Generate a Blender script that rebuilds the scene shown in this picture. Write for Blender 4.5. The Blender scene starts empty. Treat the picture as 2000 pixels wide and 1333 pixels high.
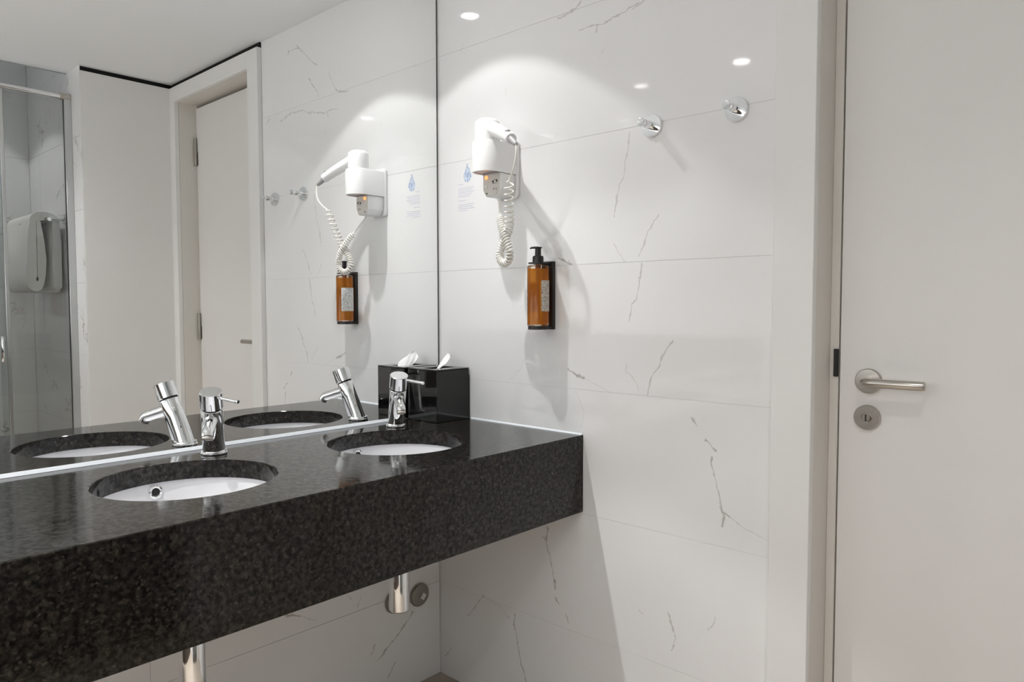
import bpy, bmesh, math, random
from mathutils import Vector, Matrix
random.seed(7)
sc = bpy.context.scene
COL = sc.collection
PI = math.pi

# ------------------------------------------------------------------ camera
H = 2.283                     # ceiling height
cam_d = bpy.data.cameras.new('camera'); cam = bpy.data.objects.new('camera', cam_d); COL.objects.link(cam)
cam_d.sensor_fit = 'HORIZONTAL'; cam_d.sensor_width = 36.0; cam_d.lens = 1417.04 * 36.0 / 2000.0; cam_d.clip_start = 0.02
yaw, pitch, roll = math.radians(42.598), math.radians(-2.813), math.radians(-0.0954)
fw = Vector((math.cos(yaw)*math.cos(pitch), math.sin(yaw)*math.cos(pitch), math.sin(pitch)))
rt = fw.cross(Vector((0, 0, 1))).normalized(); up = rt.cross(fw)
r2 = rt*math.cos(roll) + up*math.sin(roll); u2 = -rt*math.sin(roll) + up*math.cos(roll)
M = Matrix(((r2.x, u2.x, -fw.x, -1.5441), (r2.y, u2.y, -fw.y, -1.7332), (r2.z, u2.z, -fw.z, 1.1971), (0, 0, 0, 1)))
cam.matrix_world = M
sc.camera = cam

# ------------------------------------------------------------------ world, exposure
w = bpy.data.worlds.new('world'); sc.world = w; w.use_nodes = True
w.node_tree.nodes['Background'].inputs[0].default_value = (0.9, 0.95, 1, 1)
w.node_tree.nodes['Background'].inputs[1].default_value = 0.0
vs = sc.view_settings; vs.view_transform = 'Standard'; vs.look = 'None'; vs.gamma = 1.0; vs.use_curve_mapping = False
vs.exposure = 0.0
sc.cycles.use_denoising = True
sc.cycles.max_bounces = 10; sc.cycles.diffuse_bounces = 6; sc.cycles.glossy_bounces = 6; sc.cycles.transparent_max_bounces = 12

# ceiling lamps: beam powers of the downlights (wide beam, hot centre), brightness of their lenses; lamps away from the counter are added fill
POW = dict(w1=8.2, n1=31.0, w2=42.0, n2=4.0, w3=32.0, w4=13.0, w5=105.0, lens=40.0)
LAMPS = [((-0.39, -0.257), 'w1', 'n1', 'white recessed ceiling downlight over the basin nearest the tiled end wall'),
         ((-1.57, -0.262), 'w2', 'n2', 'white recessed ceiling downlight over the far left stretch of the black counter'),
         ((-1.02, -1.76), 'w3', None, 'added unseen fill downlight just in front of the shower'),  # added fill lamp, brightens the towel and the room
         ((-1.02, -2.42), 'w4', None, 'added unseen fill downlight inside the shower')]  # added fill lamp, brightens the shower alcove
for _y, _w in ((-0.70, 'nearest the counter'), (-1.28, 'between its two neighbours'), (-1.86, 'farthest from the counter')):
    LAMPS.append(((-2.08, _y), 'w5', None, 'added unseen fill downlight along the left wall, ' + _w))  # added fill lamps out of view, supply most of the soft room light
SPOT_ANGLE = math.radians(96); SPOT_BLEND = 0.13

# ------------------------------------------------------------------ materials
def new_mat(name):
    m = bpy.data.materials.new(name); m.use_nodes = True
    return m, m.node_tree.nodes, m.node_tree.links, m.node_tree.nodes['Principled BSDF']
def mat(name, col, rough=0.5, metal=0.0, spec=0.5, bump=None, var=None, coat=0.0, emit=None):
    m, N, L, P = new_mat(name)
    P.inputs['Base Color'].default_value = (*col, 1); P.inputs['Roughness'].default_value = rough
    P.inputs['Metallic'].default_value = metal; P.inputs['Specular IOR Level'].default_value = spec
    P.inputs['Coat Weight'].default_value = coat
    if var:
        amt, scale = var
        n = N.new('ShaderNodeTexNoise'); n.inputs['Scale'].default_value = scale; n.inputs['Detail'].default_value = 4
        g = N.new('ShaderNodeNewGeometry'); L.new(g.outputs['Position'], n.inputs['Vector'])
        mx = N.new('ShaderNodeMix'); mx.data_type = 'RGBA'
        mx.inputs['A'].default_value = (*[c*(1-amt) for c in col], 1); mx.inputs['B'].default_value = (*[min(1, c*(1+amt)) for c in col], 1)
        L.new(n.outputs['Fac'], mx.inputs['Factor']); L.new(mx.outputs['Result'], P.inputs['Base Color'])
    if bump:
        st, scale = bump
        n = N.new('ShaderNodeTexNoise'); n.inputs['Scale'].default_value = scale; n.inputs['Detail'].default_value = 3
        g = N.new('ShaderNodeNewGeometry'); L.new(g.outputs['Position'], n.inputs['Vector'])
        b = N.new('ShaderNodeBump'); b.inputs['Strength'].default_value = st; b.inputs['Distance'].default_value = 0.002
        L.new(n.outputs['Fac'], b.inputs['Height']); L.new(b.outputs['Normal'], P.inputs['Normal'])
    if emit:
        P.inputs['Emission Color'].default_value = (*emit[0], 1); P.inputs['Emission Strength'].default_value = emit[1]
    return m

TILE = (0.84, 0.84, 0.842)
def tile_mat(name, polys, ax):
    """glossy white marble-look tile; polys = measured veins as polylines on the wall plane"""
    m, N, L, P = new_mat(name)
    P.inputs['Roughness'].default_value = 0.045; P.inputs['Specular IOR Level'].default_value = 0.5
    g = N.new('ShaderNodeNewGeometry')
    n1 = N.new('ShaderNodeTexNoise'); n1.inputs['Scale'].default_value = 30; n1.inputs['Detail'].default_value = 4
    L.new(g.outputs['Position'], n1.inputs['Vector'])
    s1 = N.new('ShaderNodeVectorMath'); s1.operation = 'SUBTRACT'; s1.inputs[1].default_value = (0.5, 0.5, 0.5); L.new(n1.outputs['Color'], s1.inputs[0])
    s2 = N.new('ShaderNodeVectorMath'); s2.operation = 'SCALE'; s2.inputs['Scale'].default_value = 0.017; L.new(s1.outputs[0], s2.inputs[0])
    s3 = N.new('ShaderNodeVectorMath'); s3.operation = 'ADD'; L.new(g.outputs['Position'], s3.inputs[0]); L.new(s2.outputs[0], s3.inputs[1])
    flat = N.new('ShaderNodeVectorMath'); flat.operation = 'MULTIPLY'
    flat.inputs[1].default_value = (0, 1, 1) if ax == 0 else (1, 0, 1); L.new(s3.outputs[0], flat.inputs[0])
    # thickness variation along a vein
    n2 = N.new('ShaderNodeTexNoise'); n2.inputs['Scale'].default_value = 60; n2.inputs['Detail'].default_value = 2; L.new(g.outputs['Position'], n2.inputs['Vector'])
    th = N.new('ShaderNodeMapRange'); th.inputs[1].default_value = 0.35; th.inputs[2].default_value = 0.65; th.inputs[3].default_value = 2.4; th.inputs[4].default_value = 0.55
    L.new(n2.outputs['Fac'], th.inputs[0])
    cur = None
    for wd, st, pts in polys:
        dmin = None
        for a, b in zip(pts[:-1], pts[1:]):
            A = Vector((0, a[0], a[1])) if ax == 0 else Vector((a[0], 0, a[1]))
            B = Vector((0, b[0], b[1])) if ax == 0 else Vector((b[0], 0, b[1]))
            D = B - A
            v = N.new('ShaderNodeVectorMath'); v.operation = 'SUBTRACT'; v.inputs[1].default_value = A; L.new(flat.outputs[0], v.inputs[0])
            dt = N.new('ShaderNodeVectorMath'); dt.operation = 'DOT_PRODUCT'; dt.inputs[1].default_value = D / D.length_squared; L.new(v.outputs[0], dt.inputs[0])
            cl = N.new('ShaderNodeClamp'); L.new(dt.outputs['Value'], cl.inputs[0])
            sl = N.new('ShaderNodeVectorMath'); sl.operation = 'SCALE'; sl.inputs[0].default_value = D; L.new(cl.outputs[0], sl.inputs['Scale'])
            ds = N.new('ShaderNodeVectorMath'); ds.operation = 'DISTANCE'; L.new(v.outputs[0], ds.inputs[0]); L.new(sl.outputs[0], ds.inputs[1])
            if dmin is None: dmin = ds.outputs['Value']
            else:
                mn = N.new('ShaderNodeMath'); mn.operation = 'MINIMUM'; L.new(dmin, mn.inputs[0]); L.new(ds.outputs['Value'], mn.inputs[1]); dmin = mn.outputs[0]
        sc_ = N.new('ShaderNodeMath'); sc_.operation = 'MULTIPLY'; L.new(dmin, sc_.inputs[0]); L.new(th.outputs[0], sc_.inputs[1])
        mr = N.new('ShaderNodeMapRange'); mr.interpolation_type = 'SMOOTHSTEP'
        mr.inputs[1].default_value = 0.0; mr.inputs[2].default_value = 0.0026*wd; mr.inputs[3].default_value = min(1, st*0.64); mr.inputs[4].default_value = 0.0
        L.new(sc_.outputs[0], mr.inputs[0])
        if cur is None: cur = mr.outputs[0]
        else:
            mxm = N.new('ShaderNodeMath'); mxm.operation = 'MAXIMUM'; L.new(cur, mxm.inputs[0]); L.new(mr.outputs[0], mxm.inputs[1]); cur = mxm.outputs[0]
    # faint clouding of the stone print
    n3 = N.new('ShaderNodeTexNoise'); n3.inputs['Scale'].default_value = 3.5; n3.inputs['Detail'].default_value = 5; L.new(g.outputs['Position'], n3.inputs['Vector'])
    bs = N.new('ShaderNodeMix'); bs.data_type = 'RGBA'; bs.inputs['A'].default_value = (*[c*0.985 for c in TILE], 1); bs.inputs['B'].default_value = (*[c*1.015 for c in TILE], 1)
    L.new(n3.outputs['Fac'], bs.inputs['Factor'])
    out = bs.outputs['Result']
    if cur is None:   # plain far tile: sparse veins from stretched noise
        n4 = N.new('ShaderNodeTexNoise'); n4.inputs['Scale'].default_value = 2.3; n4.inputs['Detail'].default_value = 7; n4.inputs['Roughness'].default_value = 0.62; n4.inputs['Distortion'].default_value = 0.6
        L.new(g.outputs['Position'], n4.inputs['Vector'])
        ab = N.new('ShaderNodeMath'); ab.operation = 'SUBTRACT'; ab.inputs[1].default_value = 0.5; L.new(n4.outputs['Fac'], ab.inputs[0])
        ab2 = N.new('ShaderNodeMath'); ab2.operation = 'ABSOLUTE'; L.new(ab.outputs[0], ab2.inputs[0])
        mr = N.new('ShaderNodeMapRange'); mr.interpolation_type = 'SMOOTHSTEP'; mr.inputs[2].default_value = 0.012; mr.inputs[3].default_value = 1; mr.inputs[4].default_value = 0; L.new(ab2.outputs[0], mr.inputs[0])
        n5 = N.new('ShaderNodeTexNoise'); n5.inputs['Scale'].default_value = 5; L.new(g.outputs['Position'], n5.inputs['Vector'])
        gt = N.new('ShaderNodeMapRange'); gt.inputs[1].default_value = 0.52; gt.inputs[2].default_value = 0.66; gt.inputs[4].default_value = 0.75; L.new(n5.outputs['Fac'], gt.inputs[0])
        ml = N.new('ShaderNodeMath'); ml.operation = 'MULTIPLY'; L.new(mr.outputs[0], ml.inputs[0]); L.new(gt.outputs[0], ml.inputs[1]); cur = ml.outputs[0]
    mx = N.new('ShaderNodeMix'); mx.data_type = 'RGBA'; mx.inputs['B'].default_value = (0.24, 0.205, 0.175, 1)
    L.new(cur, mx.inputs['Factor']); L.new(out, mx.inputs['A']); L.new(mx.outputs['Result'], P.inputs['Base Color'])
    return m

def granite():
    m, N, L, P = new_mat('dark_granite')
    P.inputs['Roughness'].default_value = 0.075; P.inputs['Specular IOR Level'].default_value = 0.45
    g = N.new('ShaderNodeNewGeometry')
    v = N.new('ShaderNodeTexVoronoi'); v.inputs['Scale'].default_value = 95; L.new(g.outputs['Position'], v.inputs['Vector'])
    v2 = N.new('ShaderNodeTexVoronoi'); v2.inputs['Scale'].default_value = 240; L.new(g.outputs['Position'], v2.inputs['Vector'])
    n = N.new('ShaderNodeTexNoise'); n.inputs['Scale'].default_value = 105; n.inputs['Detail'].default_value = 5; n.inputs['Roughness'].default_value = 0.65; L.new(g.outputs['Position'], n.inputs['Vector'])
    r = N.new('ShaderNodeValToRGB'); e = r.color_ramp.elements
    e[0].position = 0.44; e[0].color = (0.004, 0.0036, 0.003, 1); e[1].position = 0.68; e[1].color = (0.022, 0.0185, 0.0150, 1)
    L.new(n.outputs['Fac'], r.inputs[0])
    sep = N.new('ShaderNodeSeparateColor'); L.new(v.outputs['Color'], sep.inputs[0])
    r2_ = N.new('ShaderNodeValToRGB'); e = r2_.color_ramp.elements
    e[0].position = 0.80; e[0].color = (0, 0, 0, 1); e[1].position = 0.98; e[1].color = (0.010, 0.008, 0.006, 1); L.new(sep.outputs[0], r2_.inputs[0])
    sep2 = N.new('ShaderNodeSeparateColor'); L.new(v2.outputs['Color'], sep2.inputs[0])
    r3 = N.new('ShaderNodeValToRGB'); e = r3.color_ramp.elements
    e[0].position = 0.86; e[0].color = (0, 0, 0, 1); e[1].position = 0.99; e[1].color = (0.016, 0.014, 0.012, 1); L.new(sep2.outputs[1], r3.inputs[0])
    a1 = N.new('ShaderNodeMix'); a1.data_type = 'RGBA'; a1.blend_type = 'ADD'; a1.inputs['Factor'].default_value = 1; L.new(r.outputs[0], a1.inputs['A']); L.new(r2_.outputs[0], a1.inputs['B'])
    a2 = N.new('ShaderNodeMix'); a2.data_type = 'RGBA'; a2.blend_type = 'ADD'; a2.inputs['Factor'].default_value = 1; L.new(a1.outputs['Result'], a2.inputs['A']); L.new(r3.outputs[0], a2.inputs['B'])
    L.new(a2.outputs['Result'], P.inputs['Base Color'])
    sr_ = N.new('ShaderNodeMapRange'); sr_.inputs[1].default_value = 0.4; sr_.inputs[2].default_value = 0.64; sr_.inputs[3].default_value = 0.24; sr_.inputs[4].default_value = 0.60; L.new(n.outputs['Fac'], sr_.inputs[0]); L.new(sr_.outputs[0], P.inputs['Specular IOR Level'])
    nb = N.new('ShaderNodeTexNoise'); nb.inputs['Scale'].default_value = 110; nb.inputs['Detail'].default_value = 5; L.new(g.outputs['Position'], nb.inputs['Vector'])
    bp = N.new('ShaderNodeBump'); bp.inputs['Strength'].default_value = 0.07; bp.inputs['Distance'].default_value = 0.0006; L.new(nb.outputs['Fac'], bp.inputs['Height']); L.new(bp.outputs['Normal'], P.inputs['Normal'])
    rr_ = N.new('ShaderNodeMapRange'); rr_.inputs[1].default_value = 0.4; rr_.inputs[2].default_value = 0.7; rr_.inputs[3].default_value = 0.05; rr_.inputs[4].default_value = 0.16; L.new(n.outputs['Fac'], rr_.inputs[0]); L.new(rr_.outputs[0], P.inputs['Roughness'])
    return m

def thin_glass(name, tint, refl=1.0):
    m = bpy.data.materials.new(name); m.use_nodes = True; N, L = m.node_tree.nodes, m.node_tree.links
    N.remove(N['Principled BSDF'])
    t = N.new('ShaderNodeBsdfTransparent'); t.inputs[0].default_value = (*tint, 1)
    gl = N.new('ShaderNodeBsdfGlossy'); gl.inputs['Roughness'].default_value = 0.01
    f = N.new('ShaderNodeFresnel'); f.inputs[0].default_value = 1.42
    k = N.new('ShaderNodeMath'); k.operation = 'MULTIPLY'; k.inputs[1].default_value = refl; L.new(f.outputs[0], k.inputs[0])
    mx = N.new('ShaderNodeMixShader'); L.new(k.outputs[0], mx.inputs[0]); L.new(t.outputs[0], mx.inputs[1]); L.new(gl.outputs[0], mx.inputs[2])
    L.new(mx.outputs[0], N['Material Output'].inputs[0])
    return m
def amber_liquid():
    m = bpy.data.materials.new('amber_soap'); m.use_nodes = True; N, L = m.node_tree.nodes, m.node_tree.links
    N.remove(N['Principled BSDF'])
    t = N.new('ShaderNodeBsdfTransparent'); t.inputs[0].default_value = (1.0, 0.70, 0.24, 1)
    tr = N.new('ShaderNodeBsdfTranslucent'); tr.inputs[0].default_value = (1.0, 0.54, 0.08, 1)
    df = N.new('ShaderNodeBsdfDiffuse'); df.inputs[0].default_value = (0.95, 0.42, 0.04, 1)
    m1 = N.new('ShaderNodeMixShader'); m1.inputs[0].default_value = 0.55; L.new(tr.outputs[0], m1.inputs[1]); L.new(df.outputs[0], m1.inputs[2])
    m2 = N.new('ShaderNodeMixShader'); m2.inputs[0].default_value = 0.58; L.new(t.outputs[0], m2.inputs[1]); L.new(m1.outputs[0], m2.inputs[2])
    L.new(m2.outputs[0], N['Material Output'].inputs[0])
    return m
def label_mat(name, base, ink, rows):
    m, N, L, P = new_mat(name); P.inputs['Roughness'].default_value = 0.55
    g = N.new('ShaderNodeNewGeometry'); sx = N.new('ShaderNodeSeparateXYZ'); L.new(g.outputs['Position'], sx.inputs[0])
    wv = N.new('ShaderNodeMath'); wv.operation = 'MULTIPLY'; wv.inputs[1].default_value = rows; L.new(sx.outputs['Z'], wv.inputs[0])
    fr = N.new('ShaderNodeMath'); fr.operation = 'FRACT'; L.new(wv.outputs[0], fr.inputs[0])
    st = N.new('ShaderNodeMath'); st.operation = 'GREATER_THAN'; st.inputs[1].default_value = 0.45; L.new(fr.outputs[0], st.inputs[0])
    n = N.new('ShaderNodeTexNoise'); n.inputs['Scale'].default_value = 300; L.new(g.outputs['Position'], n.inputs['Vector'])
    gt = N.new('ShaderNodeMath'); gt.operation = 'GREATER_THAN'; gt.inputs[1].default_value = 0.5; L.new(n.outputs['Fac'], gt.inputs[0])
    ml = N.new('ShaderNodeMath'); ml.operation = 'MULTIPLY'; L.new(st.outputs[0], ml.inputs[0]); L.new(gt.outputs[0], ml.inputs[1])
    mx = N.new('ShaderNodeMix'); mx.data_type = 'RGBA'; mx.inputs['A'].default_value = (*base, 1); mx.inputs['B'].default_value = (*ink, 1)
    L.new(ml.outputs[0], mx.inputs['Factor']); L.new(mx.outputs['Result'], P.inputs['Base Color'])
    return m

MT = dict(
    grout=mat('pale_grout', (0.80, 0.79, 0.78), 0.8),
    chrome=mat('polished_chrome', (0.86, 0.87, 0.88), 0.05, 1.0),
    satin=mat('satin_steel', (0.52, 0.49, 0.45), 0.30, 1.0),
    alu=mat('brushed_aluminium', (0.60, 0.61, 0.61), 0.28, 1.0),
    darksteel=mat('dull_hinge_steel', (0.36, 0.34, 0.30), 0.36, 1.0),
    mirror=mat('silvered_mirror', (0.95, 0.96, 0.955), 0.0, 1.0),
    edge=mat('mirror_edge_dark', (0.10, 0.10, 0.09), 0.4),
    sealant=mat('white_sealant', (0.80, 0.84, 0.88), 0.35),
    granite=granite(),
    china=mat('white_vitreous_china', (0.79, 0.79, 0.81), 0.06),
    white_paint=mat('white_ceiling_paint', (0.92, 0.945, 0.965), 0.85, bump=(0.05, 220)),
    white_lac=mat('white_lacquered_panel', (0.815, 0.81, 0.80), 0.42, var=(0.01, 6)),
    doorw=mat('white_door_laminate', (0.785, 0.77, 0.755), 0.45, var=(0.01, 5)),
    framew=mat('white_door_frame', (0.73, 0.70, 0.655), 0.5, var=(0.012, 8)),
    black_gap=mat('black_shadow_recess', (0.006, 0.006, 0.006), 0.9),
    floor=mat('grey_brown_floor', (0.44, 0.375, 0.31), 0.35, var=(0.12, 9)),
    black_gloss=mat('black_gloss_acrylic', (0.006, 0.006, 0.006), 0.04),
    black_matt=mat('black_plastic', (0.012, 0.012, 0.012), 0.45),
    white_plastic=mat('white_plastic', (0.84, 0.84, 0.84), 0.28),
    cream_plastic=mat('cream_plastic', (0.66, 0.63, 0.585), 0.4),
    grey_plastic=mat('grey_plastic', (0.38, 0.38, 0.38), 0.4),
    cord=mat('cream_cord', (0.83, 0.815, 0.77), 0.4),
    led=mat('orange_indicator', (0.9, 0.2, 0.05), 0.3, emit=((1.0, 0.22, 0.06), 2.6)),
    ink=mat('black_print', (0.01, 0.01, 0.01), 0.6),
    blue=mat('blue_print', (0.06, 0.19, 0.48), 0.5), pale_blue=mat('pale_blue_print', (0.42, 0.58, 0.83), 0.5), text=mat('pale_lilac_print', (0.58, 0.60, 0.74), 0.6),
    tissue=mat('white_tissue', (0.90, 0.90, 0.90), 0.9),
    towel=mat('white_terry', (0.90, 0.895, 0.875), 0.95, bump=(0.9, 420)),
    glass=thin_glass('shower_glass', (0.935, 0.94, 0.93), 0.9),
    slide_glass=thin_glass('sliding_glass', (0.92, 0.94, 0.94), 1.0),
    bottle=thin_glass('clear_bottle', (0.97, 0.93, 0.86), 0.8), amber=amber_liquid(), brown=mat('brown_dip_tube', (0.30, 0.10, 0.012), 0.4),
    labelA=label_mat('front_label', (0.80, 0.80, 0.78), (0.30, 0.30, 0.30), 210), labelB=label_mat('back_label', (0.60, 0.56, 0.50), (0.16, 0.14, 0.12), 330),
    lens=mat('lit_lamp_lens', (1, 1, 1), 0.3, emit=((1.0, 0.97, 0.93), POW['lens'])),
    fill_lens=mat('fill_lamp_lens', (1, 1, 1), 0.3, emit=((1.0, 0.97, 0.93), POW['lens']*0.15)),  # dim glowing lens of the added fill lamps
)

# ------------------------------------------------------------------ mesh helpers
BASE = {}
def finish(name, bm, m, parent=None, base=None, smooth=40, kind=None):
    """one mesh object; geometry in bm is in world coordinates (or local when base is zero)"""
    bmesh.ops.recalc_face_normals(bm, faces=bm.faces)
    me = bpy.data.meshes.new(name)
    wb = BASE[parent.name] if parent is not None else Vector((0, 0, 0))
    if base is None: base = Vector((0, 0, 0)) if parent is not None else None
    if base is None:
        xs = [v.co for v in bm.verts]
        base = Vector((sum(p.x for p in xs)/len(xs), sum(p.y for p in xs)/len(xs), min(p.z for p in xs)))
        rel = base
    else: rel = Vector(base)
    off = wb + rel if parent is not None else rel
    for v in bm.verts: v.co -= off
    bm.to_mesh(me); bm.free()
    if smooth:
        for p in me.polygons: p.use_smooth = True
        me.set_sharp_from_angle(angle=math.radians(smooth))
    me.materials.append(m if not isinstance(m, str) else MT[m])
    o = bpy.data.objects.new(name, me); COL.objects.link(o)
    o.location = rel
    if parent is not None: o.parent = parent
    BASE[o.name] = off
    if kind: o['kind'] = kind
    return o
def thing(name, label, cat, loc, group=None, kind=None):
    o = bpy.data.objects.new(name, None); COL.objects.link(o); o.location = loc; o.empty_display_size = 0.05
    BASE[o.name] = Vector(loc)
    if kind: o['kind'] = kind
    if label: o['label'] = label
    if cat: o['category'] = cat
    if group: o['group'] = group
    return o
def tag(o, label, cat, group=None):
    o['label'] = label; o['category'] = cat
    if group: o['group'] = group
    return o
def dup(root, loc, label):
    r = root.copy(); COL.objects.link(r); r.location = loc; r['label'] = label; BASE[r.name] = Vector(loc)
    for ch in list(root.children):
        c = ch.copy(); COL.objects.link(c); c.parent = r; BASE[c.name] = Vector(loc) + c.location
        for g in list(ch.children):
            d = g.copy(); COL.objects.link(d); d.parent = c
    return r
def box(bm, x0, x1, y0, y1, z0, z1, bev=0.0, seg=1):
    t = bmesh.new()
    bmesh.ops.create_cube(t, size=1.0)
    for v in t.verts: v.co = Vector(((x0+x1)/2 + v.co.x*(x1-x0), (y0+y1)/2 + v.co.y*(y1-y0), (z0+z1)/2 + v.co.z*(z1-z0)))
    if bev: bmesh.ops.bevel(t, geom=list(t.edges), offset=bev, segments=seg, affect='EDGES', profile=0.5)
    merge(bm, t); return bm
def merge(bm, t):
    me = bpy.data.meshes.new('tmp'); t.to_mesh(me); t.free(); bm.from_mesh(me); bpy.data.meshes.remove(me)
def Bx(*a, **k): return box(bmesh.new(), *a, **k)
def frame_of(d):
    d = Vector(d).normalized(); a = Vector((0, 0, 1)) if abs(d.z) < 0.9 else Vector((1, 0, 0))
    u = d.cross(a).normalized(); v = d.cross(u).normalized()
    return u, v, d
def lathe(bm, prof, origin, axis=(0, 0, 1), seg=32, cap=True):
    """prof = [(radius, distance along axis)]"""
    u, v, d = frame_of(axis); o = Vector(origin); rings = []
    for r, h in prof:
        if r < 1e-6: rings.append([bm.verts.new(o + d*h)])
        else: rings.append([bm.verts.new(o + d*h + u*(r*math.cos(2*PI*i/seg)) + v*(r*math.sin(2*PI*i/seg))) for i in range(seg)])
    for a, b in zip(rings[:-1], rings[1:]):
        if len(a) == 1 and len(b) == 1: continue
        for i in range(seg):
            j = (i+1) % seg
            if len(a) == 1: bm.faces.new((a[0], b[i], b[j]))
            elif len(b) == 1: bm.faces.new((a[i], a[j], b[0]))
            else: bm.faces.new((a[i], a[j], b[j], b[i]))
    if cap:
        for r in (rings[0], rings[-1]):
            if len(r) > 2: bm.faces.new(r)
    return bm
def tube(bm, pts, rad, seg=10, cap=True):
    pts = [Vector(p) for p in pts]; n = len(pts); rings = []; u = None
    for i, p in enumerate(pts):
        t = (pts[min(i+1, n-1)] - pts[max(i-1, 0)]).normalized()
        if u is None: u = frame_of(t)[0]
        u = (u - t*u.dot(t)).normalized(); v = t.cross(u)
        r = rad[i] if isinstance(rad, (list, tuple)) else rad
        rings.append([bm.verts.new(p + u*(r*math.cos(2*PI*k/seg)) + v*(r*math.sin(2*PI*k/seg))) for k in range(seg)])
    for a, b in zip(rings[:-1], rings[1:]):
        for k in range(seg): bm.faces.new((a[k], a[(k+1) % seg], b[(k+1) % seg], b[k]))
    if cap: bm.faces.new(rings[0]); bm.faces.new(rings[-1])
    return bm
def prism(bm, poly, d0, d1, axes=(1, 2), along=0, bev=0.0):
    """extrude a 2-D outline given in axes along the remaining axis"""
    t = bmesh.new(); lo, hi = [], []
    for p in poly:
        for lst, d in ((lo, d0), (hi, d1)):
            c = [0, 0, 0]; c[axes[0]] = p[0]; c[axes[1]] = p[1]; c[along] = d; lst.append(t.verts.new(c))
    t.faces.new(lo); t.faces.new(hi); n = len(poly)
    for i in range(n): t.faces.new((lo[i], lo[(i+1) % n], hi[(i+1) % n], hi[i]))
    if bev:
        bmesh.ops.recalc_face_normals(t, faces=t.faces)
        sharp = [e for e in t.edges if len(e.link_faces) == 2 and e.calc_face_angle(0) > 0.6]
        bmesh.ops.bevel(t, geom=sharp, offset=bev, segments=2, affect='EDGES', profile=0.5)
    merge(bm, t); return bm
def rrect(y0, y1, z0, z1, r, seg=5):
    out = []
    for cx, cz, a in ((y1-r, z1-r, 0), (y0+r, z1-r, 90), (y0+r, z0+r, 180), (y1-r, z0+r, 270)):
        for k in range(seg+1):
            t = math.radians(a + 90*k/seg); out.append((cx + r*math.cos(t), cz + r*math.sin(t)))
    return out
def spline(P, n=16):
    P = [Vector(p) for p in P]; P = [P[0]*2-P[1]] + P + [P[-1]*2-P[-2]]; out = []
    for i in range(1, len(P)-2):
        a, b, c, d = P[i-1:i+3]
        for k in range(n):
            t = k/n
            out.append(0.5*((2*b) + (c-a)*t + (2*a-5*b+4*c-d)*t*t + (3*b-a-3*c+d)*t**3))
    out.append(P[-2]); return out

# ------------------------------------------------------------------ room shell
S = 'structure'
YW = -1.95                    # white panel wall facing the mirror
XS = -0.416                   # shower side wall
YSB = -2.77                   # shower back wall
YG = -2.085                   # shower screen line
XL = -2.6                     # left end of the room
finish('floor', Bx(XL-0.1, 0.16, YSB-0.1, 0.11, -0.06, 0.0), 'floor', kind=S, smooth=0)
HS = 2.62                     # the shower alcove has a higher ceiling
YCE = YG-0.050                # edge of the room's ceiling above the shower screen
cl_ = Bx(XL-0.1, 0.16, YCE, 0.11, H, H+0.06); box(cl_, XL-0.1, -1.55, YSB-0.1, YCE, H, H+0.06)
finish('ceiling', cl_, 'white_paint', kind=S, smooth=0)
finish('ceiling_shower', Bx(-1.56, XS+0.10, YSB-0.1, YCE+0.06, HS, HS+0.05), 'white_paint', kind=S, smooth=0)
finish('wall_shower_front', Bx(-1.56, XS+0.10, YCE, YCE+0.05, H+0.06, HS), 'white_paint', kind=S, smooth=0)
wl = finish('wall_left', Bx(XL-0.1, XL, YSB-0.1, 0.11, 0, H), 'white_paint', kind=S, smooth=0)
finish('added_dark_panel', Bx(XL, XL+0.018, YSB, 0.0, 0.0, 1.0, bev=0.002), mat('dark_panel_brown', (0.045, 0.034, 0.026), 0.35, var=(0.2, 14)), wl, smooth=0)  # added unseen dark panel, gives chrome dark reflections and cuts low bounce light

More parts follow.
